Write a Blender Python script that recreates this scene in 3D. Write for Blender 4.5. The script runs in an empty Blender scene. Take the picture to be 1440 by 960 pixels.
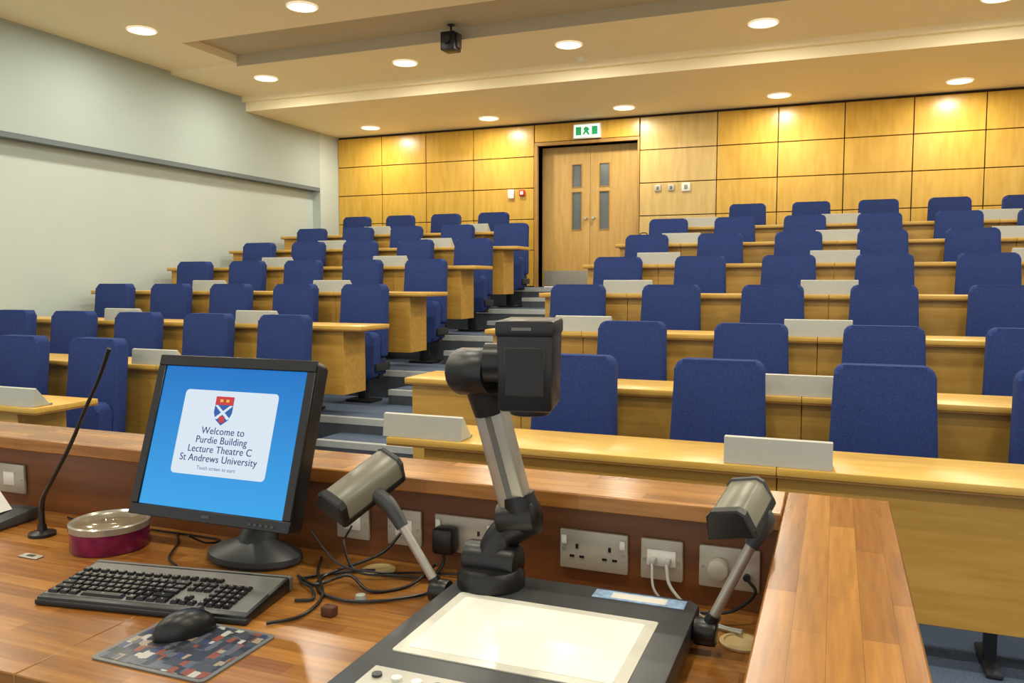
import bpy, bmesh, math, random
from mathutils import Vector, Matrix
random.seed(4)
sc = bpy.context.scene
rad = math.radians

# ------------------------------------------------------------------ materials
def lin(c):
    return tuple(((x/255.0)/12.92 if x/255.0 <= 0.04045 else (((x/255.0)+0.055)/1.055)**2.4) for x in c) + (1.0,)

def new_mat(name):
    m = bpy.data.materials.new(name); m.use_nodes = True
    nt = m.node_tree
    return m, nt, nt.nodes['Principled BSDF']

def tex_mapping(nt, scale=(1,1,1), rot=(0,0,0)):
    tc = nt.nodes.new('ShaderNodeTexCoord'); mp = nt.nodes.new('ShaderNodeMapping')
    nt.links.new(tc.outputs['Object'], mp.inputs['Vector'])
    mp.inputs['Scale'].default_value = scale; mp.inputs['Rotation'].default_value = rot
    return mp

def plain(name, col, rough=0.5, metal=0.0, var=0.06, nscale=20, bump=0.0, emit=0, ecol=None):
    m, nt, b = new_mat(name)
    mp = tex_mapping(nt)
    n = nt.nodes.new('ShaderNodeTexNoise'); n.inputs['Scale'].default_value = nscale; n.inputs['Detail'].default_value = 3
    nt.links.new(mp.outputs[0], n.inputs['Vector'])
    r = nt.nodes.new('ShaderNodeValToRGB')
    c = lin(col)
    r.color_ramp.elements[0].position = 0.3; r.color_ramp.elements[1].position = 0.7
    r.color_ramp.elements[0].color = tuple(x*(1-var) for x in c[:3]) + (1,)
    r.color_ramp.elements[1].color = tuple(min(1, x*(1+var)) for x in c[:3]) + (1,)
    nt.links.new(n.outputs['Fac'], r.inputs['Fac']); nt.links.new(r.outputs[0], b.inputs['Base Color'])
    b.inputs['Roughness'].default_value = rough; b.inputs['Metallic'].default_value = metal
    if bump > 0:
        bp = nt.nodes.new('ShaderNodeBump'); bp.inputs['Strength'].default_value = bump; bp.inputs['Distance'].default_value = 0.01
        nt.links.new(n.outputs['Fac'], bp.inputs['Height']); nt.links.new(bp.outputs[0], b.inputs['Normal'])
    if emit:
        b.inputs['Emission Color'].default_value = lin(ecol or col); b.inputs['Emission Strength'].default_value = emit
    return m

def wood(name, c1, c2, scale=(1.5, 14, 14), rough=0.35, tint=None):
    m, nt, b = new_mat(name)
    mp = tex_mapping(nt, scale)
    n = nt.nodes.new('ShaderNodeTexNoise'); n.inputs['Scale'].default_value = 3; n.inputs['Detail'].default_value = 6
    n.inputs['Distortion'].default_value = 0.4
    nt.links.new(mp.outputs[0], n.inputs['Vector'])
    r = nt.nodes.new('ShaderNodeValToRGB')
    r.color_ramp.elements[0].position = 0.3; r.color_ramp.elements[1].position = 0.7
    r.color_ramp.elements[0].color = lin(c1); r.color_ramp.elements[1].color = lin(c2)
    nt.links.new(n.outputs['Fac'], r.inputs['Fac']); nt.links.new(r.outputs[0], b.inputs['Base Color'])
    b.inputs['Roughness'].default_value = rough
    return m

def block_wood(name, along_y=False, rough=0.24):
    m, nt, b = new_mat(name)
    mp = tex_mapping(nt, (1,1,1), (0,0,rad(90) if along_y else 0))
    br = nt.nodes.new('ShaderNodeTexBrick')
    br.offset = 0.37; br.squash = 1.0
    br.inputs['Scale'].default_value = 1.0
    br.inputs['Brick Width'].default_value = 0.36; br.inputs['Row Height'].default_value = 0.042
    br.inputs['Mortar Size'].default_value = 0.0003
    br.inputs['Color1'].default_value = lin((138, 86, 34)); br.inputs['Color2'].default_value = lin((176, 122, 56))
    br.inputs['Mortar'].default_value = lin((116, 72, 30))
    nt.links.new(mp.outputs[0], br.inputs['Vector'])
    mp2 = nt.nodes.new('ShaderNodeMapping'); mp2.inputs['Scale'].default_value = (3, 45, 45)
    nt.links.new(mp.outputs[0], mp2.inputs['Vector'])
    n = nt.nodes.new('ShaderNodeTexNoise'); n.inputs['Scale'].default_value = 2.2; n.inputs['Detail'].default_value = 5
    nt.links.new(mp2.outputs[0], n.inputs['Vector'])
    r = nt.nodes.new('ShaderNodeValToRGB')
    r.color_ramp.elements[0].position = 0.3; r.color_ramp.elements[1].position = 0.7
    r.color_ramp.elements[0].color = (0.70,0.67,0.64,1); r.color_ramp.elements[1].color = (1.08,1.06,1.04,1)
    nt.links.new(n.outputs['Fac'], r.inputs['Fac'])
    mx = nt.nodes.new('ShaderNodeMix'); mx.data_type = 'RGBA'; mx.blend_type = 'MULTIPLY'; mx.inputs['Factor'].default_value = 1
    nt.links.new(br.outputs['Color'], mx.inputs[6]); nt.links.new(r.outputs[0], mx.inputs[7])
    nt.links.new(mx.outputs[2], b.inputs['Base Color'])
    b.inputs['Roughness'].default_value = rough
    return m

M_wallp = plain('wall_paint', (188, 200, 196), 0.7, var=0.015, nscale=2)
M_wallu = plain('wall_paint_upper', (170, 184, 182), 0.7, var=0.015, nscale=2)
M_wallshade = plain('wall_soffit_shade', (104, 114, 120), 0.7, var=0.02, nscale=2)  # dark grey-blue stands in for the shadow under the ledge
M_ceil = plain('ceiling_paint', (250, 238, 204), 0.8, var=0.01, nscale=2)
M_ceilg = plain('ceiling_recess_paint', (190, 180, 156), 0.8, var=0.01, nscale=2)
M_carpet = plain('carpet_blue_grey', (80, 94, 118), 0.95, var=0.35, nscale=160, bump=0.3)
M_nosing = plain('step_nosing', (176, 180, 178), 0.6, var=0.05)
M_riser = plain('step_riser', (70, 76, 84), 0.8, var=0.1)
M_panel = wood('oak_panel', (200, 154, 54), (216, 174, 76), (5, 5, 0.8), 0.28)
M_panel2 = wood('oak_panel_pale', (194, 162, 92), (210, 180, 114), (6, 6, 0.8), 0.3)
M_door = wood('oak_door', (192, 150, 76), (208, 168, 96), (6, 6, 0.7), 0.35)
M_frame = wood('oak_frame', (162, 120, 58), (180, 136, 70), (6, 6, 1), 0.4)
M_gap = plain('shadow_gap', (52, 40, 26), 0.8)
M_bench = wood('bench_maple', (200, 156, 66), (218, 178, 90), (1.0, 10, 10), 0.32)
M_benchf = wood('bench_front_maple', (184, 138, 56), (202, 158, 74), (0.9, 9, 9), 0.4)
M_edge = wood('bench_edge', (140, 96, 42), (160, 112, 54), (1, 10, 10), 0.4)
M_blue = plain('blue_upholstery', (46, 62, 114), 0.95, var=0.2, nscale=130, bump=0.15)
M_blue.node_tree.nodes['Principled BSDF'].inputs['Specular IOR Level'].default_value = 0.15
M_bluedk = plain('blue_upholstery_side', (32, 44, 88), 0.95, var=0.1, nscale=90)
M_steel = plain('dark_steel', (62, 64, 68), 0.45, 0.6)
M_alu = plain('brushed_aluminium', (180, 176, 166), 0.4, 0.6)
M_boxg = plain('pale_grey_plastic', (178, 178, 168), 0.5, var=0.02)
M_boxd = plain('grey_plastic_edge', (140, 140, 132), 0.5, var=0.02)
M_desk = block_wood('iroko_block')
M_desky = block_wood('iroko_block_side', True)
M_deskdk = wood('iroko_upstand', (104, 60, 30), (128, 78, 38), (1, 12, 12), 0.4)
M_black = plain('black_plastic', (20, 20, 22), 0.35, var=0.1)
M_blackm = plain('black_matt', (30, 30, 32), 0.6, var=0.1)
M_dgrey = plain('dark_grey_plastic', (60, 62, 64), 0.4, var=0.05)
M_mgrey = plain('mid_grey_plastic', (106, 106, 102), 0.4, var=0.04)
M_lampg = plain('lamp_olive_grey_plastic', (118, 114, 98), 0.35, var=0.04)
M_silver = plain('silver_plastic', (184, 182, 172), 0.35, 0.3, var=0.03)
M_white = plain('white_plastic', (232, 230, 222), 0.4, var=0.02)
M_sock = plain('socket_steel', (190, 184, 168), 0.4, 0.25, var=0.03)
M_light = plain('light_diffuser', (255, 246, 224), 0.5, emit=9, ecol=(255, 246, 222))
M_ring = plain('downlight_ring', (240, 232, 210), 0.4, emit=0.5, ecol=(255, 240, 210))
M_glassd = plain('dark_glass', (96, 104, 104), 0.15, var=0.05)
M_green = plain('sign_green', (30, 150, 90), 0.5, emit=0.6)
M_signw = plain('sign_white', (240, 248, 236), 0.5, emit=0.8)
M_red = plain('red_plastic', (190, 40, 34), 0.4)
M_tin = plain('purple_tin', (126, 30, 78), 0.2, 0.2, var=0.35, nscale=30)
M_tinlid = plain('tin_lid_rim', (176, 172, 160), 0.2, 0.5, var=0.1)
M_tintop = plain('tin_lid_top', (150, 136, 112), 0.12, 0.4, var=0.2, nscale=12)
M_lbox = plain('light_box_acrylic', (222, 220, 206), 0.12, var=0.01, emit=0.2, ecol=(250, 246, 232))
M_lboxb = plain('light_box_border', (200, 198, 184), 0.2, var=0.01, emit=0.1)
M_paper = plain('paper', (236, 236, 230), 0.8, var=0.02)
M_stick = plain('blue_label', (150, 180, 214), 0.4, var=0.3, nscale=60)
M_grom = plain('pale_grommet', (206, 182, 128), 0.5)
M_choc = plain('brown_block', (84, 46, 30), 0.5)

# screen gradient
m, nt, b = new_mat('screen_blue')
tc = nt.nodes.new('ShaderNodeTexCoord'); sx = nt.nodes.new('ShaderNodeSeparateXYZ')
nt.links.new(tc.outputs['Object'], sx.inputs[0])
r = nt.nodes.new('ShaderNodeValToRGB'); ma = nt.nodes.new('ShaderNodeMath'); ma.operation = 'MULTIPLY_ADD'
ma.inputs[1].default_value = 3.0; ma.inputs[2].default_value = 0.5
nt.links.new(sx.outputs['Y'], ma.inputs[0]); nt.links.new(ma.outputs[0], r.inputs['Fac'])
r.color_ramp.elements[0].color = lin((56, 170, 240)); r.color_ramp.elements[1].color = lin((0, 112, 200))
nt.links.new(r.outputs[0], b.inputs['Emission Color']); b.inputs['Emission Strength'].default_value = 0.9
b.inputs['Base Color'].default_value = (0.01,0.02,0.03,1); b.inputs['Roughness'].default_value = 0.35
b.inputs['Specular IOR Level'].default_value = 0.2
M_screen = m
def emat(name, col, s=0.92):
    m, nt, b = new_mat(name)
    b.inputs['Base Color'].default_value = (0.02,0.02,0.02,1); b.inputs['Roughness'].default_value = 0.4
    b.inputs['Specular IOR Level'].default_value = 0.2
    b.inputs['Emission Color'].default_value = lin(col); b.inputs['Emission Strength'].default_value = s
    return m
M_scw = emat('screen_white', (222, 236, 248)); M_sct = emat('screen_text', (40, 56, 120))
M_scr = emat('screen_red', (206, 50, 60)); M_scb = emat('screen_shield_blue', (30, 90, 170)); M_scy = emat('screen_yellow', (230, 190, 70))

# mouse pad collage
m, nt, b = new_mat('mouse_pad_print')
mp = tex_mapping(nt, (70, 48, 1))
v = nt.nodes.new('ShaderNodeTexVoronoi'); v.distance = 'CHEBYCHEV'; v.inputs['Scale'].default_value = 1.0; v.inputs['Randomness'].default_value = 0.6
nt.links.new(mp.outputs[0], v.inputs['Vector'])
r = nt.nodes.new('ShaderNodeValToRGB'); r.color_ramp.interpolation = 'CONSTANT'
sp = nt.nodes.new('ShaderNodeSeparateColor'); nt.links.new(v.outputs['Color'], sp.inputs[0]); nt.links.new(sp.outputs[0], r.inputs['Fac'])
els = [(0, (40,44,54)), (0.3, (84,88,98)), (0.5, (130,66,46)), (0.6, (60,64,72)), (0.78, (150,136,112)), (0.86, (44,58,92)), (0.93, (176,172,164))]
r.color_ramp.elements[0].color = lin(els[0][1]); r.color_ramp.elements[1].position = 1.0; r.color_ramp.elements[1].color = lin(els[-1][1])
for p, c in els[1:]:
    e = r.color_ramp.elements.new(p); e.color = lin(c)
nt.links.new(r.outputs[0], b.inputs['Base Color']); b.inputs['Roughness'].default_value = 0.35
M_pad = m

# ------------------------------------------------------------------ builder
def basis(o, x, y, z):
    m = Matrix.Identity(4)
    for i in range(3):
        m[i][0] = x[i]; m[i][1] = y[i]; m[i][2] = z[i]; m[i][3] = o[i]
    return m

def align(p0, p1, up=(0,0,1)):
    z = (Vector(p1)-Vector(p0)).normalized(); up = Vector(up)
    if abs(z.dot(up)) > 0.98: up = Vector((0,1,0))
    x = up.cross(z).normalized(); y = z.cross(x)
    return basis(p0, x, y, z)

class Bd:
    def __init__(s):
        s.bm = bmesh.new(); s.mats = []
    def mi(s, m):
        if m not in s.mats: s.mats.append(m)
        return s.mats.index(m)
    def merge(s, tb, mat, M=None):
        if M is not None: bmesh.ops.transform(tb, matrix=M, verts=tb.verts)
        i = s.mi(mat)
        for f in tb.faces: f.material_index = i; f.smooth = True
        bmesh.ops.recalc_face_normals(tb, faces=tb.faces)
        me = bpy.data.meshes.new('t'); tb.to_mesh(me); s.bm.from_mesh(me); bpy.data.meshes.remove(me); tb.free()
    def box(s, a, b, mat, bev=0.0, seg=2, M=None, fn=None):
        tb = bmesh.new(); bmesh.ops.create_cube(tb, size=1.0)
        for v in tb.verts:
            v.co = Vector(((a[0]+b[0])/2+v.co.x*(b[0]-a[0]), (a[1]+b[1])/2+v.co.y*(b[1]-a[1]), (a[2]+b[2])/2+v.co.z*(b[2]-a[2])))
        if fn:
            for v in tb.verts: v.co = Vector(fn(v.co))
        if bev > 0: bmesh.ops.bevel(tb, geom=list(tb.edges), offset=bev, segments=seg, profile=0.5, affect='EDGES')
        s.merge(tb, mat, M)
    def prism(s, poly, z0, z1, mat, bev=0.0, seg=2, M=None, fn=None):
        tb = bmesh.new()
        lo = [tb.verts.new((p[0], p[1], z0)) for p in poly]; hi = [tb.verts.new((p[0], p[1], z1)) for p in poly]
        n = len(poly); f0 = tb.faces.new(lo[::-1]); f1 = tb.faces.new(hi)
        for i in range(n): tb.faces.new((lo[i], lo[(i+1)%n], hi[(i+1)%n], hi[i]))
        if bev > 0: bmesh.ops.bevel(tb, geom=list(set(list(f0.edges)+list(f1.edges))), offset=bev, segments=seg, profile=0.5, affect='EDGES')
        if fn:
            for v in tb.verts: v.co = Vector(fn(v.co))
        s.merge(tb, mat, M)
    def cyl(s, p0, p1, r0, mat, r1=None, seg=20, bev=0.0):
        r1 = r0 if r1 is None else r1
        L = (Vector(p1)-Vector(p0)).length
        tb = bmesh.new()
        lo = [tb.verts.new((r0*math.cos(t*2*math.pi/seg), r0*math.sin(t*2*math.pi/seg), 0)) for t in range(seg)]
        hi = [tb.verts.new((r1*math.cos(t*2*math.pi/seg), r1*math.sin(t*2*math.pi/seg), L)) for t in range(seg)]
        f0 = tb.faces.new(lo[::-1]); f1 = tb.faces.new(hi)
        for i in range(seg): tb.faces.new((lo[i], lo[(i+1)%seg], hi[(i+1)%seg], hi[i]))
        if bev > 0: bmesh.ops.bevel(tb, geom=list(set(list(f0.edges)+list(f1.edges))), offset=bev, segments=2, profile=0.5, affect='EDGES')
        s.merge(tb, mat, align(p0, p1))
    def lathe(s, prof, mat, M=None, seg=32, sx=1, sy=1):
        tb = bmesh.new(); rings = []
        for (r, z) in prof:
            if r < 1e-5: rings.append([tb.verts.new((0,0,z))])
            else: rings.append([tb.verts.new((sx*r*math.cos(t*2*math.pi/seg), sy*r*math.sin(t*2*math.pi/seg), z)) for t in range(seg)])
        for A, B in zip(rings, rings[1:]):
            for i in range(seg):
                j = (i+1) % seg
                if len(A) == 1 and len(B) == 1: continue
                if len(A) == 1: tb.faces.new((A[0], B[i], B[j]))
                elif len(B) == 1: tb.faces.new((A[i], A[j], B[0]))
                else: tb.faces.new((A[i], A[j], B[j], B[i]))
        s.merge(tb, mat, M)
    def sphere(s, c, r, mat, sc=(1,1,1), R=None):
        tb = bmesh.new(); bmesh.ops.create_uvsphere(tb, u_segments=24, v_segments=14, radius=r)
        M = Matrix.Translation(c) @ (R if R is not None else Matrix.Identity(4)) @ Matrix.Diagonal((sc[0], sc[1], sc[2], 1))
        s.merge(tb, mat, M)
    def tube(s, pts, r, mat, seg=8, sub=8, radii=None):
        P = [Vector(p) for p in pts]
        if sub > 1 and len(P) > 2:
            Q = [P[0]+(P[0]-P[1])] + P + [P[-1]+(P[-1]-P[-2])]; out = []; rr = []
            for i in range(1, len(Q)-2):
                for k in range(sub):
                    t = k/sub; a, b, c, d = Q[i-1], Q[i], Q[i+1], Q[i+2]
                    out.append(0.5*((2*b)+(c-a)*t+(2*a-5*b+4*c-d)*t*t+(3*b-a-3*c+d)*t**3))
                    if radii: rr.append(radii[i-1]*(1-t)+radii[i]*t)
            out.append(P[-1])
            if radii: rr.append(radii[-1])
            P = out
        else: rr = radii
        tb = bmesh.new(); rings = []; prev = None
        for i, p in enumerate(P):
            t = (P[min(i+1, len(P)-1)]-P[max(i-1, 0)]).normalized()
            if prev is None: x = t.orthogonal().normalized()
            else: x = (prev - t*prev.dot(t)).normalized()
            prev = x; y = t.cross(x); q = rr[i] if rr else r
            rings.append([tb.verts.new(p+q*(x*math.cos(a*2*math.pi/seg)+y*math.sin(a*2*math.pi/seg))) for a in range(seg)])
        for A, B in zip(rings, rings[1:]):
            for i in range(seg): tb.faces.new((A[i], A[(i+1)%seg], B[(i+1)%seg], B[i]))
        tb.faces.new(rings[0][::-1]); tb.faces.new(rings[-1])
        s.merge(tb, mat)
    def mesh(s, name):
        me = bpy.data.meshes.new(name); s.bm.to_mesh(me); s.bm.free()
        for m in s.mats: me.materials.append(m)
        me.set_sharp_from_angle(angle=rad(38))
        return me
    def obj(s, name, loc=(0,0,0), parent=None, M=None):
        o = bpy.data.objects.new(name, s.mesh(name)); sc.collection.objects.link(o)
        o.location = loc
        if M is not None: o.matrix_world = M
        if parent: o.parent = parent
        return o

def inst(name, me, loc, rz=0):
    o = bpy.data.objects.new(name, me); sc.collection.objects.link(o); o.location = loc; o.rotation_euler = (0,0,rz); return o
def empty(name, loc=(0,0,0)):
    o = bpy.data.objects.new(name, None); sc.collection.objects.link(o); o.location = loc; o.empty_display_size = 0.1; return o
def rrect(w, h, r, n=5, cx=0, cy=0):
    out = []
    for (sx, sy, a0) in ((1,1,0), (-1,1,90), (-1,-1,180), (1,-1,270)):
        for k in range(n+1):
            a = rad(a0+90*k/n); out.append((cx+sx*(w/2-r)+r*math.cos(a), cy+sy*(h/2-r)+r*math.sin(a)))
    return out

# ------------------------------------------------------------------ layout constants
LV = [0, .135, .38, .64, .91, 1.16, 1.41]
def DY(n): return 3.40+1.135*n
XL, XR, YB = -7.95, 5.2, 11.8
AX0, AX1 = -3.77, -2.56

# ------------------------------------------------------------------ room shell
B = Bd(); B.box((XL-.2, -2.5, -.2), (XR+.2, 12.6, 0), M_carpet); B.obj('floor')
B = Bd()
for n in range(1, 7):
    y = DY(n)+.02
    B.box((XL, y, LV[n-1]-(0 if n == 1 else .001)), (XR, YB+.02, LV[n]), M_carpet)
    B.box((XL, y-.006, LV[n]-.05), (XR, y+.05, LV[n]+.004), M_nosing)
    B.box((XL, y-.003, LV[n-1]), (XR, y+.01, LV[n]-.05), M_riser)
    if n > 1:
        h = (LV[n]+LV[n-1])/2
        B.box((AX0, y-.36, LV[n-1]), (AX1, y-.004, h), M_carpet)
        B.box((AX0, y-.366, h-.045), (AX1, y-.31, h+.004), M_nosing)
        B.box((AX0, y-.363, LV[n-1]), (AX1, y-.35, h-.045), M_riser)
B.obj('floor_tiers')
B = Bd()
B.box((XL-.2, -2.5, 0), (XL, 11.28, 3.0), M_wallp)
B.box((XL-.2, -2.5, 3.0), (XL+.15, 11.28, 4.5), M_wallu)
B.box((XL-.0, -2.5, 2.945), (XL+.148, 11.28, 3.0), M_wallshade)  # added strip, paints the shadow band below the upper wall
B.box((XL-.2, 11.28, 0), (XL+.15, YB+.3, 4.5), M_wallp)
B.obj('wall_left')
B = Bd(); B.box((XR, -2.5, 0), (XR+.2, YB+.3, 4.5), M_wallp); B.obj('wall_right')
dx0, dx1, dz1 = -4.25, -2.72, 3.53
B = Bd()
B.box((XL+.15, YB+.035, 0), (dx0, YB+.3, 4.5), M_gap); B.box((dx1, YB+.035, 0), (XR, YB+.3, 4.5), M_gap)
B.box((dx0, YB+.035, dz1), (dx1, YB+.3, 4.5), M_gap); B.box((dx0, YB+.035, 0), (dx1, YB+.3, 1.405), M_gap)
B.obj('wall_back')
B = Bd()
vs = [XL+.15, -6.96, -6.15, -5.32, dx0-.06]
vr = [dx1+.03, -1.60, -.79, .045, .865, 1.68, 2.5, 3.32, 4.14, 4.96, XR]
hs = [1.42, 1.97, 2.44, 2.91, 3.38, 3.85]
g = .006
for L in (vs, vr):
    for i in range(len(L)-1):
        for j in range(len(hs)-1):
            mm = M_panel2 if (L is vr and i == 0) else M_panel
            B.box((L[i]+g, YB, hs[j]+g), (L[i+1]-g, YB+.034, hs[j+1]-g), mm, .003, 1)
B.box((dx0-.05, YB, dz1+.06), (dx1+.02, YB+.034, 3.85-g), M_panel, .003, 1)
B.obj('wall_back_panelling')
B = Bd()
B.box((dx0-.055, YB-.015, 1.412), (dx0, YB+.299, dz1), M_frame, .003, 1)
B.box((dx1, YB-.015, 1.412), (dx1+.03, YB+.299, dz1), M_frame, .003, 1)
B.box((dx0-.055, YB-.015, dz1), (dx1+.03, YB+.299, dz1+.05), M_frame, .003, 1)
B.obj('trim_door_frame')
# door
B = Bd()
cx = (dx0+dx1)/2; yd = YB+.2
for (a, b, wx0, wx1) in ((dx0+.004, cx-.003, -3.765, -3.625), (cx+.003, dx1-.004, -3.335, -3.195)):
    wins = [(2.28, 2.84), (2.92, 3.25)]
    B.box((a, yd, 1.418), (wx0, yd+.045, dz1-.006), M_door); B.box((wx1, yd, 1.418), (b, yd+.045, dz1-.006), M_door)
    zz = [1.418, wins[0][0], wins[0][1], wins[1][0], wins[1][1], dz1-.006]
    for k in (0, 2, 4): B.box((wx0, yd, zz[k]), (wx1, yd+.045, zz[k+1]), M_door)
    for w in wins:
        B.box((wx0, yd+.015, w[0]), (wx1, yd+.025, w[1]), M_glassd)
        for (p, q) in (((wx0-.012, w[0]-.012), (wx1+.012, w[0])), ((wx0-.012, w[1]), (wx1+.012, w[1]+.012)), ((wx0-.012, w[0]), (wx0, w[1])), ((wx1, w[0]), (wx1+.012, w[1]))):
            B.box((p[0], yd-.008, p[1]), (q[0], yd, q[1]), M_frame)
    B.box((a+.03, yd-.004, 1.43), (b-.03, yd, 1.66), M_alu)
B.cyl((cx-.06, yd-.05, 2.45), (cx-.06, yd, 2.45), .022, M_alu); B.cyl((cx+.06, yd-.05, 2.45), (cx+.06, yd, 2.45), .022, M_alu)
B.obj('door_1')
# ceiling
B = Bd()
zA, zB, zC, zR = 4.11, 4.07, 3.88, 4.20
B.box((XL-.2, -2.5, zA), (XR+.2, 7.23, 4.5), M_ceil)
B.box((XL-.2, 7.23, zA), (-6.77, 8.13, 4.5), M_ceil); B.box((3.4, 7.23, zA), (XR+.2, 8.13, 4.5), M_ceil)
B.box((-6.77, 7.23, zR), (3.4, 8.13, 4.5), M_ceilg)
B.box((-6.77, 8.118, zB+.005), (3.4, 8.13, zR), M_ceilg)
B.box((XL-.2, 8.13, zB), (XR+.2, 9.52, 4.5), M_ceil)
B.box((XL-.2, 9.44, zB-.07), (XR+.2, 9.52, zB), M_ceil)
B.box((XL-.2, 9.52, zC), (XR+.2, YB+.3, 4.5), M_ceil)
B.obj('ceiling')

# ------------------------------------------------------------------ downlights
Bm = Bd()
Bm.lathe([(.145, 0), (.15, -.012), (.134, -.018), (.124, -.008)], M_ring)
Bm.lathe([(.128, -.006), (.08, -.018), (0, -.024)], M_light)
me_dl = Bm.mesh('ceiling_downlight')
for (yy, zz) in ((.6, zA), (2.6, zA), (4.65, zA), (6.7, zA), (8.7, zB), (11.2, zC)):
    for xx in (-6.8, -4.8, -2.78, -.75, 1.3, 3.35):
        inst('ceiling_downlight', me_dl, (xx, yy, zz))
        ld = bpy.data.lights.new('downlight_lamp', 'AREA'); ld.shape = 'DISK'; ld.size = .22
        ld.energy = 24.5; ld.color = (1.0, .945, .80)
        lo = bpy.data.objects.new('downlight_lamp', ld); sc.collection.objects.link(lo); lo.location = (xx, yy, zz-.035)

# smoke detector, hanging camera, sign
B = Bd(); B.lathe([(.06, 0), (.06, -.02), (.04, -.045), (0, -.05)], M_white); B.obj('smoke_detector', (-2.8, 9.25, zB))
B = Bd()
B.cyl((0, 0, .11), (0, 0, .20), .012, M_black); B.box((-.05, -.04, .10), (.05, .04, .13), M_black, .01)
B.box((-.08, -.10, -.08), (.08, .08, .11), M_black, .012); B.cyl((.0, -.14, .02), (0, -.09, .02), .045, M_blackm)
B.box((.08, -.05, -.05), (.1, .05, .1), M_dgrey, .004)
B.cyl((0, 0, .192), (0, 0, .20), .04, M_black)
B.obj('ceiling_camera', (-3.86, 8.0, zR-.2005))
B = Bd()
B.box((-.21, -.06, -.11), (.21, 0, .11), M_white, .008)
B.box((-.19, -.064, -.09), (.19, -.059, .09), M_signw)
B.box((-.165, -.067, -.06), (-.08, -.063, .06), M_green); B.box((.08, -.067, -.06), (.165, -.063, .06), M_green)
B.prism([(-.02, .06), (.02, .05), (.05, .01), (.02, 0), (.05, -.06), (.02, -.06), (-.01, -.02), (-.04, -.06), (-.06, -.04), (-.03, 0), (-.05, .03)], .063, .067, M_green, M=basis((0,0,0), (1,0,0), (0,0,1), (0,-1,0)))
B.obj('exit_sign', (-3.47, YB-.001, 3.70))
# wall fittings
B = Bd(); B.box((-.05, -.03, -.07), (.05, 0, .07), M_white, .008); B.obj('light_switch', (-4.68, YB-.0005, 2.83))
B = Bd(); B.box((-.045, -.04, -.045), (.045, 0, .045), M_red, .008); B.box((-.025, -.043, -.025), (.025, -.038, .025), M_white); B.obj('wall_fire_alarm_switch', (-4.5, YB-.0005, 2.84))
for i, (x, w) in enumerate(((-2.42, .045), (-2.23, .045), (-2.02, .06))):
    B = Bd(); B.box((-w, -.02, -w), (w, 0, w), M_sock if i < 2 else M_white, .006)
    B.box((-w*.4, -.024, -w*.5), (w*.4, -.018, w*.5), M_mgrey if i < 2 else M_boxd, .002); B.obj('wall_switch', (x, YB-.0005, 2.83))

# ------------------------------------------------------------------ lecture chair
def chair_poly():
    out = []
    for (x, z, r, a0) in ((.226, 1.085, .045, 0), (-.226, 1.085, .045, 90), (-.25, .42, .03, 180), (.25, .42, .03, 270)):
        sx = 1 if x > 0 else -1; sz = 1 if a0 < 180 else -1
        for k in range(6):
            a = rad(a0+18*k); out.append((x-sx*r+r*math.cos(a), z-sz*r+r*math.sin(a)))
    return out
B = Bd()
def lean(v):
    x, y, z = v.x, v.y, v.z
    yy = y + .10*(z-1.0) - .02*((x/.25)**2)
    return (x, yy, z + (.012*(1-(x/.23)**2) if z > 1.0 else 0))
B.prism(chair_poly(), -.055, .055, M_blue, .022, 3, fn=lambda v: lean(Vector((v.x, -v.z, v.y))))
# tipped up seat
B.prism(rrect(.45, .42, .05, 5, 0, .44), .0, .12, M_blue, .028, 3, fn=lambda v: (v.x, -v.z-.13+.10*(v.y-.44), v.y))
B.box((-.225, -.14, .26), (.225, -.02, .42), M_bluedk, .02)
B.box((-.25, -.24, .30), (-.228, .0, .37), M_steel, .004); B.box((.228, -.24, .30), (.25, .0, .37), M_steel, .004)
B.box((-.04, -.10, .02), (.04, -.04, .28), M_steel, .006)
B.box((-.14, -.16, .0), (.14, .04, .022), M_steel, .006)
B.box((-.2, -.11, .22), (.2, -.04, .265), M_steel, .005)
me_ch = B.mesh('lecture_chair')
X0 = [.225, .275, .324, .377, .407, .423, .454]
K0 = [-2, -2, -3, -3, -3, -3, -2]
def SY(n): return 4.35+1.135*n
for n in range(7):
    for k in range(K0[n], 5):
        inst('lecture_chair', me_ch, (X0[n]+.78*k, SY(n), LV[n]+.003))
LS = [(-4.90, 4), (-4.14, 5), (-4.09, 5), (-4.04, 5), (-4.0, 5), (-3.97, 5), (-4.70, 4)]
for n, (x, c) in enumerate(LS):
    for k in range(c): inst('lecture_chair', me_ch, (x-.775*k, SY(n), LV[n]+.003))

# ------------------------------------------------------------------ bench desks
def bench(x0, x1, n, joints, ov0=.03, ov1=.03):
    B = Bd(); zt = .75
    js = [x0+ov0] + sorted(j for j in joints if x0+.3 < j < x1-.3) + [x1-ov1]
    tops = [x0] + js[1:-1] + [x1]
    for a, b in zip(tops, tops[1:]):
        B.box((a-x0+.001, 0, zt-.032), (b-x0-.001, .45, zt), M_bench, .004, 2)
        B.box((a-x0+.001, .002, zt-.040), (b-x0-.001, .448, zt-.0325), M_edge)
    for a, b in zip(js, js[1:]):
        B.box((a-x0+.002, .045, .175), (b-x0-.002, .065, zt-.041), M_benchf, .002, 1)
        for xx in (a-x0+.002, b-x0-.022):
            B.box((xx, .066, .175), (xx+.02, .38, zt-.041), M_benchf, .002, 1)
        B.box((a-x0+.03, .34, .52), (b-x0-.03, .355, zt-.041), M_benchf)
        xx = (a+b)/2-x0
        B.box((xx-.022, .15, .02), (xx+.022, .2, .70), M_steel, .004)
        B.box((xx-.03, .04, .0), (xx+.03, .34, .024), M_steel, .008)
        B.box((xx-.03, .066, .50), (xx+.03, .335, .53), M_steel, .004)
    return B.obj('bench_desk', (x0, DY(n), LV[n]+.001+.0045*(n > 0)))
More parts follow.
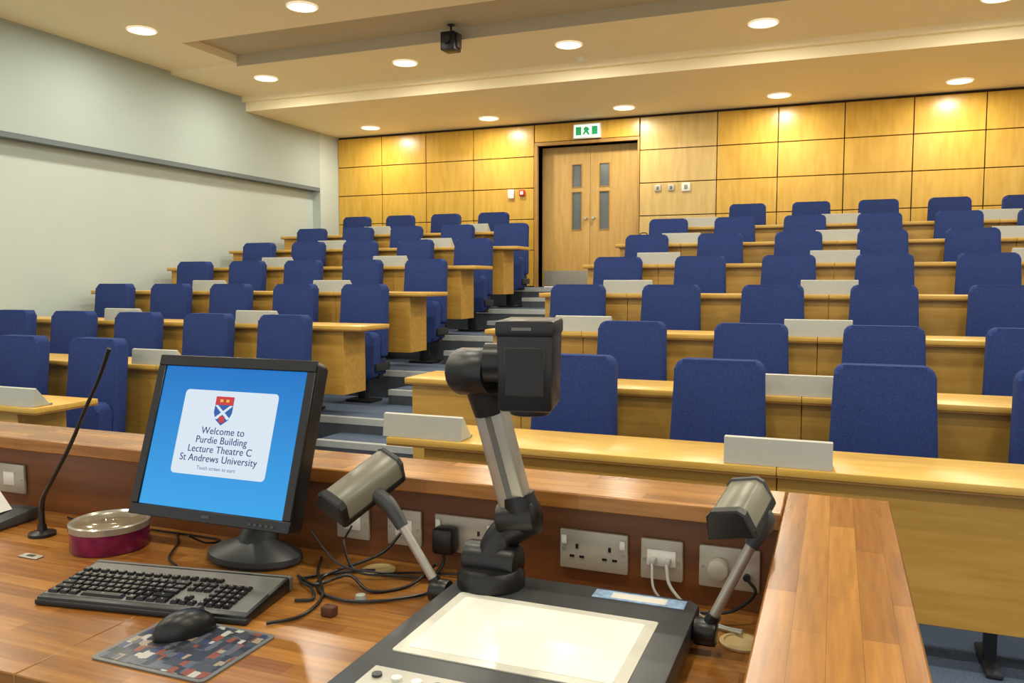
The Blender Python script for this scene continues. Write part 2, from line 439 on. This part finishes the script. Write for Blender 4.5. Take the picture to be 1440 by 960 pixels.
RX0 = [-2.0, -2.53, -2.47, -2.44, -2.38, -2.34, -1.78]
OV = [.18, .03, .05, .04, .04, .04, .04]
Bx = Bd()
Bx.prism([(0, 0), (.012, .108), (.03, .112), (.115, .012), (.115, 0)], -.21, .21, M_boxg, .003, 1, fn=lambda v: (v.z, v.x, v.y))
Bx.box((-.205, .118, .0), (.205, .14, .01), M_boxd)
for xx in (-.12, 0, .12):
    Bx.box((xx-.035, .066, .058), (xx+.035, .07, .075), M_boxd)
me_bx = Bx.mesh('desk_socket_box')
for n in range(7):
    c = X0[n]-.43
    bench(RX0[n], 3.95, n, [c+1.6*k for k in range(-1, 4)], OV[n], .03)
    for k in (-1, 0, 1, 2):
        if c+1.6*k-.2 > RX0[n]-.06: inst('desk_socket_box', me_bx, (max(c+1.6*k, RX0[n]+.19)-(.015 if n == 0 and k < 0 else 0), DY(n)+.02, LV[n]+.752+.0045*(n > 0)))
LX1 = [-4.37, -3.55, -3.55, -3.55, -3.55, -3.52, -4.27]
for n in range(7):
    bench(-7.78, LX1[n], n, [-4.58, -6.14], .03, .2)
    for xx in (-4.62, -6.14): inst('desk_socket_box', me_bx, (xx, DY(n)+.02, LV[n]+.752+.0045*(n > 0)))
B = Bd()
B.box((-.11, -.06, 0), (.11, .06, .10), M_blackm, .03, 3, fn=lambda v: (v.x*(1 if v.z < .05 else .75), v.y*(1 if v.z < .05 else .6), v.z))
B.tube([(-.05, 0, .09), (-.03, 0, .13), (.03, 0, .13), (.05, 0, .09)], .006, M_blackm)
B.obj('black_bag', (-2.07, DY(5)+.25, LV[5]+.7565))

# ------------------------------------------------------------------ lecturer desk
ZT = .84; ZL = 1.055; YU = 1.66
B = Bd()
B.box((-3.2, .93, ZT-.04), (-1.2705, YU, ZT), M_desk, .002, 1)
B.box((-1.2695, .93, ZT-.04), (-.085, YU, ZT), M_desk, .002, 1)
B.box((-3.15, .98, 0.0), (-.09, YU-.01, ZT-.041), M_deskdk)
B.box((-3.2, YU, 0.0), (.095, 1.785, ZL-.036), M_deskdk)
B.box((-.085, .45, 0.0), (.095, YU-.001, ZL-.036), M_deskdk)
B.box((-3.2, 1.62, ZL-.035), (-.086, 1.80, ZL), M_desk, .003, 1)
B.box((-.085, .42, ZL-.035), (.112, 1.80, ZL), M_desky, .003, 1)
B.obj('lecturer_desk')

# sockets on upstand
def plate(name, x, w, kind):
    B = Bd(); B.box((-w/2, -.010, -.043), (w/2, 0, .043), M_sock, .004)
    def hole(cx, cz, a, b): B.box((cx-a, -.0115, cz-b), (cx+a, -.0098, cz+b), M_black)
    if kind == 'double':
        for c in (-.036, .036):
            hole(c, .008, .003, .005); hole(c-.011, -.014, .005, .0025); hole(c+.011, -.014, .005, .0025)
        B.box((-.070, -.016, .012), (-.058, -.009, .032), M_white, .002); B.box((.058, -.016, .012), (.070, -.009, .032), M_white, .002)
    elif kind == 'single':
        B.box((-.022, -.013, -.02), (.022, -.009, .02), M_white, .002); hole(0, 0, .006, .005)
    elif kind == 'data':
        B.box((-.03, -.014, -.012), (.03, -.009, .022), M_white, .002)
        for c in (-.015, .015): hole(c, .004, .009, .007); B.box((c-.006, -.035, -.004), (c+.006, -.0145, .008), M_boxg, .002)
    elif kind == 'dimmer':
        B.cyl((-.02, -.034, 0), (-.02, -.009, 0), .021, M_sock, bev=.003); B.cyl((.035, -.02, -.012), (.035, -.009, -.012), .007, M_black)
    for c in (-w/2+.008, w/2-.008): B.cyl((c, -.0115, 0), (c, -.009, 0), .003, M_alu)
    return B.obj(name, (x, YU-.0005, .925))
plate('data_socket', -1.065, .09, 'single'); plate('data_socket', -.925, .09, 'single')
plate('power_socket', -.77, .15, 'double'); plate('power_socket', -.467, .15, 'double')
plate('data_socket', -.321, .088, 'data'); plate('dimmer_switch', -.185, .12, 'dimmer')
plate('power_socket', -2.235, .12, 'single')
B = Bd(); B.box((-.026, -.045, -.03), (.026, 0, .03), M_black, .01); B.tube([(0, -.03, -.025), (.0, -.035, -.05), (-.01, -.05, -.07)], .004, M_black); B.obj('power_plug', (-.805, YU-.013, .918))

# ------------------------------------------------------------------ monitor
mon = empty('computer_monitor', (-1.27, 1.545, ZT))
al = rad(18)
cM = Vector((-1.262, 1.43, 1.152))
MM = basis(cM, (1,0,0), (0, math.sin(al), math.cos(al)), (0, -math.cos(al), math.sin(al))) @ Matrix.Diagonal((1.045, 1.05, 1, 1))
MMl = Matrix.Translation(-mon.location) @ MM
B = Bd()
B.prism(rrect(.42, .352, .012), -.045, -.006, M_black, .004, 2)
for (a, b, c, d) in ((-.21, .152, .21, .176), (-.21, -.176, .21, -.152), (-.21, -.152, -.189, .152), (.189, -.152, .21, .152)):
    B.box((a, b, -.006), (c, d, .0), M_black, .0015, 1)
B.prism(rrect(.34, .27, .03), -.075, -.044, M_blackm, .01, 2)
B.box((-.010, -.166, 0), (.010, -.161, .0015), M_dgrey)
for k in range(5): B.box((.11+.014*k, -.168, 0), (.118+.014*k, -.164, .002), M_dgrey)
o = B.obj('housing', parent=mon); o.matrix_local = MMl
B = Bd(); B.box((-.1885, -.1515, -.0062), (.1885, .1515, -.004), M_screen); o = B.obj('screen', parent=mon); o.matrix_local = MMl
B = Bd()
def su(u): return -.1885+.377*u
def sv(v): return .1515-.303*v
B.prism(rrect(.248, .182, .010, 5, su(.51), sv(.465)), -.004, -.0035, M_scw)
cxs, cyt = su(.475), sv(.205)
shield = [(-.024, 0), (.024, 0), (.024, -.035), (.017, -.05), (0, -.062), (-.017, -.05), (-.024, -.035)]
B.prism([(cxs+p[0], cyt+p[1]) for p in shield], -.0035, -.0031, M_scb)
B.prism([(cxs-.024, cyt), (cxs-.024, cyt-.018), (cxs+.024, cyt-.018), (cxs+.024, cyt)], -.0031, -.0028, M_scr)
for s_ in (1, -1):
    B.prism([(cxs-s_*.024, cyt-.019), (cxs-s_*.016, cyt-.019), (cxs+s_*.020, cyt-.046), (cxs+s_*.014, cyt-.050)], -.0031, -.0028, M_scw)
B.prism([(cxs-.007+.014*(k in (1, 2)), cyt-.042-.014*(k in (2, 3))) for k in range(4)], -.0028, -.0025, M_scr)
B.prism([(cxs-.012, cyt-.006), (cxs-.004, cyt-.006), (cxs-.004, cyt-.012), (cxs-.012, cyt-.012)], -.0028, -.0025, M_scy)
B.prism([(cxs+.004, cyt-.006), (cxs+.012, cyt-.006), (cxs+.012, cyt-.012), (cxs+.004, cyt-.012)], -.0028, -.0025, M_scy)
o = B.obj('welcome_slide', parent=mon); o.matrix_local = MMl
for i, (t, sz, v) in enumerate((("Welcome to", .0215, .475), ("Purdie Building", .0215, .54), ("Lecture Theatre C", .0215, .605), ("St Andrews University", .0215, .67), ("Touch screen to start", .011, .725))):
    cu = bpy.data.curves.new('txt', 'FONT'); cu.body = t; cu.size = sz; cu.align_x = 'CENTER'; cu.space_character = 1.04
    to = bpy.data.objects.new('txt', cu); sc.collection.objects.link(to)
    bpy.context.view_layer.update()
    me = bpy.data.meshes.new_from_object(to.evaluated_get(bpy.context.evaluated_depsgraph_get()))
    bpy.data.objects.remove(to)
    me.materials.clear(); me.materials.append(M_sct)
    for q, dxx in enumerate((0, .0006) if sz > .02 else (0,)):   # double strike = bold face
        o = bpy.data.objects.new('text_line_%d_%d' % (i+1, q+1), me); sc.collection.objects.link(o); o.parent = mon
        o.matrix_local = MMl @ Matrix.Translation((su(.50)+dxx, sv(v), -.0030+.0001*q))
B = Bd()
B.lathe([(0, .0005), (.118, .0005), (.125, .008), (.122, .020), (.10, .032), (.06, .045), (.035, .055), (0, .057)], M_dgrey, sx=1.0, sy=.66)
B.tube([(0, .01, .03), (0, .03, .09), (0, .02, .16), (0, -.01, .24), (0, -.03, .29)], .03, M_dgrey, 14, 6, [.05, .038, .034, .034, .03])
B.box((-.05, -.06, .26), (.05, .0, .36), M_dgrey, .01)
B.obj('stand', parent=mon)

# ------------------------------------------------------------------ keyboard
B = Bd()
B.box((-.245, -.09, .004), (.245, .09, .02), M_black, .005, 2, fn=lambda v: (v.x, v.y, v.z+(.014*(v.y+.09)/.18 if v.z > .01 else 0)))
B.box((-.247, -.094, .002), (.247, -.078, .014), M_blackm, .004)
B.box((-.247, .082, .003), (.247, .097, .034), M_mgrey, .004)
def key(x0, x1, y0, y1):
    zb = .0195+.014*((y0+y1)/2+.09)/.18
    B.box((x0+.0012, y0+.0012, zb-.004), (x1-.0012, y1-.0012, zb+.0065), M_black if random.random() < .9 else M_blackm, 0, fn=lambda v: (v.x+(0 if v.z < zb else ((x0+x1)/2-v.x)*.22), v.y+(0 if v.z < zb else ((y0+y1)/2-v.y)*.22), v.z))
    xm, ym = (x0+x1)/2, (y0+y1)/2
    B.box((xm-.0035, ym, zb+.0065), (xm-.0005, ym+.0035, zb+.0067), M_boxg)
P = .0192
B.box((-.238, -.076, .0205), (.238, .078, .0215), M_mgrey, fn=lambda v: (v.x, v.y, v.z+.014*(v.y+.09)/.18-.001))
for rrow in range(5):
    y0 = -.074+rrow*P
    ws = {0: [1.5, 1.2, 1.2, 6.0, 1.2, 1.2, 1.2, 1.5], 1: [2.3]+[1]*10+[2.7], 2: [1.8]+[1]*11+[2.2], 3: [1.5]+[1]*12+[1.5], 4: [1]*13+[2]}[rrow]
    x = -.235
    for w in ws: key(x, x+w*P, y0, y0+P); x += w*P
    xb = -.235+15.3*P
    if rrow == 1: key(xb+P, xb+2*P, y0, y0+P)
    elif rrow in (0, 3, 4):
        for k in range(3): key(xb+k*P, xb+(k+1)*P, y0, y0+P)
    xb += 3.3*P
    for k in range(4): key(xb+k*P*.98, xb+(k+1)*P*.98, y0, y0+P)
y0 = -.074+5*P+.006
for k in range(13): key(-.235+k*P*1.17, -.235+(k*1.17+1)*P, y0, y0+P*.85)
for k in range(3): key(-.235+(15.3+k)*P, -.235+(16.3+k)*P, y0, y0+P*.85)
kb = B.obj('keyboard', (-1.285, 1.283, ZT-.0015)); kb.rotation_euler = (0, 0, rad(9)); kb.scale = (.97, 1, 1)

# mouse pad and mouse
B = Bd(); B.prism(rrect(.25, .195, .012), 0, .003, M_mgrey); B.prism(rrect(.232, .178, .008), .003, .0036, M_pad); B.obj('mouse_pad', (-1.075, 1.115, ZT+.0003))
B = Bd()
B.sphere((0, 0, .004), .05, M_black, (.66, 1.15, .82)); B.cyl((-.004, .03, .039), (.004, .03, .039), .006, M_dgrey)
bmesh.ops.bisect_plane(B.bm, geom=B.bm.verts[:]+B.bm.edges[:]+B.bm.faces[:], plane_co=(0,0,0), plane_no=(0,0,-1), clear_outer=True)
B.obj('computer_mouse', (-1.115, 1.155, ZT+.0042)).rotation_euler = (0, 0, rad(-30))

# ------------------------------------------------------------------ document camera (visualiser)
dc = empty('document_camera', (-.46, 1.25, ZT))
DL = (-dc.location.x, -dc.location.y, -dc.location.z)
def kid(B, name): return B.obj(name, DL, parent=dc)
B = Bd()
zb = ZT+.001; zt = ZT+.058
B.prism([(-.70, 1.0), (-.70, 1.50), (-.685, 1.53), (-.24, 1.53), (-.222, 1.51), (-.222, 1.0)][::-1], zb+.008, zt, M_dgrey, .006, 2)
B.box((-.69, .955, zb+.006), (-.232, 1.52, zb+.02), M_black)
B.box((-.70, .945, zb+.008), (-.222, 1.0, zt), M_dgrey, .004, 2, fn=lambda v: (v.x, v.y, v.z-(.02 if v.y < .96 and v.z > 0.87 else 0)))
B.box((-.655, .985, zt), (-.40, 1.075, zt+.003), M_silver, .001, 1)
for k in range(7): B.cyl((-.635+.034*k, 1.045, zt+.002), (-.635+.034*k, 1.045, zt+.007), .008, M_white if k % 3 else M_dgrey)
for k in range(4): B.box((-.63+.05*k, 1.0, zt+.002), (-.605+.05*k, 1.016, zt+.006), M_dgrey, .001, 1)
B.prism(rrect(.385, .268, .006, 3, -.468, 1.266), zt, zt+.002, M_lboxb); B.prism(rrect(.345, .228, .006, 3, -.468, 1.266), zt+.002, zt+.0028, M_lbox)
B.box((-.42, 1.475, zt), (-.245, 1.515, zt+.001), M_stick); B.box((-.385, 1.482, zt+.001), (-.28, 1.508, zt+.0014), M_white)
for xx in (-.655, -.27):
    for yy in (.985, 1.48): B.cyl((xx, yy, ZT+.0004), (xx, yy, zb+.01), .012, M_black)
kid(B, 'platform')
B = Bd()
B.lathe([(.068, 0), (.068, .022), (.058, .036), (.0, .038)], M_black, Matrix.Translation((-.625, 1.465, zt)))
B.cyl((-.685, 1.48, zt+.042), (-.57, 1.48, zt+.042), .038, M_black, bev=.008)
B.tube([(-.628, 1.48, zt+.05), (-.608, 1.49, zt+.095), (-.568, 1.492, zt+.13), (-.578, 1.49, zt+.18)], .03, M_black, 14, 6, [.036, .032, .036, .034])
B.cyl((-.615, 1.49, zt+.125), (-.535, 1.49, zt+.14), .036, M_black, bev=.008)
Ma = align((-.580, 1.49, zt+.155), (-.618, 1.435, zt+.378), (0,1,0))
B.box((-.031, -.022, 0), (.031, .022, .222), M_alu, .010, 3, M=Ma)
B.box((-.006, -.0235, .01), (.006, .0235, .21), M_mgrey, 0, M=Ma)
B.tube([(-.614, 1.44, zt+.350), (-.622, 1.432, zt+.390), (-.63, 1.425, zt+.43)], .03, M_black, 14, 5, [.033, .036, .04])
B.cyl((-.678, 1.432, zt+.428), (-.585, 1.40, zt+.432), .046, M_black, bev=.012)
kid(B, 'arm')
B = Bd()
Mh = Matrix.Translation((-.506, 1.365, 1.352)) @ Matrix.Rotation(rad(12), 4, 'Z')
B.box((-.05, -.065, -.078), (.05, .075, .080), M_black, .007, 2, M=Mh, fn=lambda v: (v.x*(1.0 if v.z > 0 else .94), v.y*(1 if v.z > 0 else .92), v.z))
B.box((-.0515, -.068, .052), (.0515, .078, .081), M_black, .006, 2, M=Mh)
B.box((-.036, -.0675, -.05), (.036, -.06, .036), M_blackm, .003, 1, M=Mh)
B.cyl(Mh @ Vector((0, 0, -.090)), Mh @ Vector((0, 0, -.07)), .036, M_black, bev=.003)
B.cyl(Mh @ Vector((-.085, .02, .0)), Mh @ Vector((-.045, .02, .0)), .036, M_black)
B.box((-.022, -.0695, .064), (.012, -.0675, .069), M_mgrey, M=Mh)
kid(B, 'camera_head')
def lamp(name, piv, arm1, elbow, A, Bp, wdir):
    B = Bd()
    B.cyl((piv[0]-.02, piv[1], piv[2]), (piv[0]+.02, piv[1], piv[2]), .024, M_black, bev=.005)
    B.tube([piv, tuple((Vector(piv)*.8+Vector(arm1)*.2)), ], .013, M_black, 12, 1)
    B.tube([tuple(Vector(piv)*.85+Vector(arm1)*.15), arm1], .0095, M_alu, 12, 1)
    mid = (Vector(A)+Vector(Bp))/2
    B.tube([arm1, elbow, tuple(mid*.8+Vector(elbow)*.2), tuple(mid)], .013, M_dgrey, 12, 6, [.013, .017, .015, .012])
    z = (Vector(Bp)-Vector(A)); L = z.length; z.normalize()
    x = Vector(wdir); x = (x-z*x.dot(z)).normalized(); y = z.cross(x)
    if y.z < 0: x = -x; y = -y
    M = basis(A, x, y, z)
    B.prism([(-.040, -.018), (-.032, .016), (-.022, .024), (.022, .024), (.032, .016), (.040, -.018)], 0, L, M_lampg, .003, 2, M=M)
    B.prism([(-.043, -.026), (-.042, -.014), (.042, -.014), (.043, -.026)], -.002, L+.002, M_black, .002, 1, M=M)
    B.prism([(-.034, -.0275), (-.034, -.025), (.034, -.025), (.034, -.0275)], .008, L-.008, M_boxg, M=M)
    B.prism([(-.042, -.025), (-.034, .018), (-.023, .027), (.023, .027), (.034, .018), (.042, -.025)], -.008, .012, M_black, .003, 1, M=M)
    B.prism([(-.042, -.025), (-.034, .018), (-.023, .027), (.023, .027), (.034, .018), (.042, -.025)], L-.006, L+.006, M_dgrey, .003, 1, M=M)
    kid(B, name)
lamp('side_lamp_a', (-.725, 1.44, .878), (-.81, 1.44, 1.0), (-.845, 1.44, 1.045), (-.925, 1.36, 1.050), (-.872, 1.50, 1.116), (.9, 0, -.30))
lamp('side_lamp_b', (-.200, 1.44, .878), (-.125, 1.44, 1.045), (-.102, 1.44, 1.092), (-.155, 1.37, 1.098), (-.135, 1.475, 1.130), (.9, 0, .25))

# ------------------------------------------------------------------ small desk items
B = Bd()
B.lathe([(0, 0), (.033, 0), (.033, .008), (.012, .014), (.010, .03), (0, .03)], M_black, Matrix.Translation((-1.905, 1.49, ZT+.0005)))
B.tube([(-1.905, 1.49, ZT+.02), (-1.90, 1.49, ZT+.09), (-1.855, 1.48, .985), (-1.775, 1.475, 1.09), (-1.70, 1.46, 1.19), (-1.645, 1.455, 1.27), (-1.605, 1.45, 1.34)], .005, M_black, 10, 6, [.008, .006, .005, .005, .0045, .0045, .0055])
B.obj('gooseneck_microphone')
B = Bd()
B.lathe([(0, 0), (.088, 0), (.091, .004), (.091, .05), (.089, .052)], M_tin, seg=40)
B.lathe([(.089, .050), (.093, .051), (.094, .066), (.090, .069), (.084, .064)], M_tinlid, seg=40)
B.lathe([(.085, .064), (.05, .063), (.045, .066), (.02, .066), (.018, .063), (0, .063)], M_tintop, seg=40)
B.obj('sweet_tin', (-1.668, 1.49, ZT+.0005))
for (x, y) in ((-.955, 1.585), (-.145, 1.50)):
    B = Bd(); B.lathe([(0, 0), (.038, 0), (.038, .004), (.03, .006), (.028, .003), (0, .003)], M_grom); B.obj('cable_grommet', (x, y, ZT+.0005))
B = Bd(); B.box((-.03, -.012, 0), (.03, .012, .003), M_alu, .001, 1); B.box((-.01, -.005, .003), (.01, .005, .004), M_black); B.obj('desk_lock_plate', (-1.78, 1.36, ZT+.0003))
B = Bd(); B.box((-.014, -.011, 0), (.014, .011, .02), M_choc, .003); B.obj('rubber_foot', (-.915, 1.33, ZT+.0005))
B = Bd(); B.lathe([(0, 0), (.012, 0), (.010, .012), (0, .014)], M_boxg); B.obj('bottle_cap', (-.90, 1.42, ZT+.0005))
B = Bd()
B.box((-.14, -.08, 0), (.08, .08, .022), M_dgrey, .008, fn=lambda v: (v.x, v.y, v.z+(.014 if v.y > 0 and v.z > .01 else 0)))
B.prism([(-.12, .0), (.03, .0), (-.02, .06), (-.12, .075)], -.04, .045, M_white, .003, 1, M=basis((0, 0, .034), (1,0,0), (0,0,1), (0,-1,0)))
B.obj('desk_telephone', (-2.12, 1.51, ZT+.0005)).rotation_euler = (0, 0, rad(5))

# cables
zc = ZT+.005
B = Bd()
cab = [
 [(-1.10, 1.48, zc), (-1.03, 1.45, zc), (-.98, 1.50, zc+.01), (-.90, 1.46, zc), (-.84, 1.52, zc), (-.82, 1.60, zc+.02), (-.815, 1.60, .87)],
 [(-1.12, 1.56, .92), (-1.02, 1.52, .87), (-.93, 1.54, zc+.01), (-.85, 1.60, zc), (-.76, 1.61, zc+.004)],
 [(-1.02, 1.36, zc), (-.99, 1.38, zc), (-1.02, 1.42, zc+.004), (-1.08, 1.47, zc), (-1.0, 1.55, zc), (-.95, 1.56, zc+.006)],
 [(-1.055, 1.63, .92), (-1.03, 1.56, .90), (-.98, 1.53, zc+.01), (-.90, 1.55, zc+.004), (-.80, 1.58, zc)],
 [(-.92, 1.63, .92), (-.95, 1.58, .88), (-1.04, 1.50, zc+.002), (-1.0, 1.42, zc), (-.90, 1.40, zc), (-.80, 1.47, zc), (-.76, 1.55, zc)],
 [(-1.40, 1.43, zc), (-1.46, 1.47, zc), (-1.52, 1.56, zc), (-1.58, 1.62, zc)],
 [(-1.0, 1.245, zc), (-.96, 1.30, zc), (-.98, 1.40, zc), (-1.06, 1.50, zc+.008), (-1.12, 1.60, zc)],
 [(-1.97, 1.62, zc), (-1.9, 1.61, zc), (-1.8, 1.63, zc), (-1.7, 1.62, zc), (-1.45, 1.62, zc), (-1.42, 1.55, .86), (-1.41, 1.48, .90)],
 [(-.305, 1.62, .925), (-.29, 1.58, .90), (-.25, 1.56, .87), (-.19, 1.555, zc), (-.145, 1.53, zc+.006)],
 [(-.335, 1.62, .925), (-.32, 1.58, .885), (-.27, 1.56, .86), (-.2, 1.55, zc), (-.145, 1.52, zc+.006)],
 [(-.15, 1.64, .913), (-.13, 1.60, .90), (-.17, 1.57, .87), (-.24, 1.56, .86), (-.30, 1.55, zc)],
]
for i, c in enumerate(cab): B.tube(c, .0026 if i % 2 else .0034, M_black if i not in (8, 9) else M_boxg, 8, 8)
B.obj('cable_tangle')

# ------------------------------------------------------------------ world & camera
w = bpy.data.worlds.new('world'); sc.world = w; w.use_nodes = True
bg = w.node_tree.nodes['Background']; bg.inputs[0].default_value = (1.0, .98, .93, 1); bg.inputs[1].default_value = 1.0  # added ambient fill, enters where the front wall is left out
cam = bpy.data.cameras.new('camera'); co = bpy.data.objects.new('camera', cam); sc.collection.objects.link(co)
cam.sensor_width = 36; cam.lens = 1150/1440*36; cam.clip_start = .02
co.location = (0, 0, 1.5); co.rotation_euler = (rad(90-4.22), 0, rad(21.6))
sc.camera = co
sc.view_settings.view_transform = 'Standard'
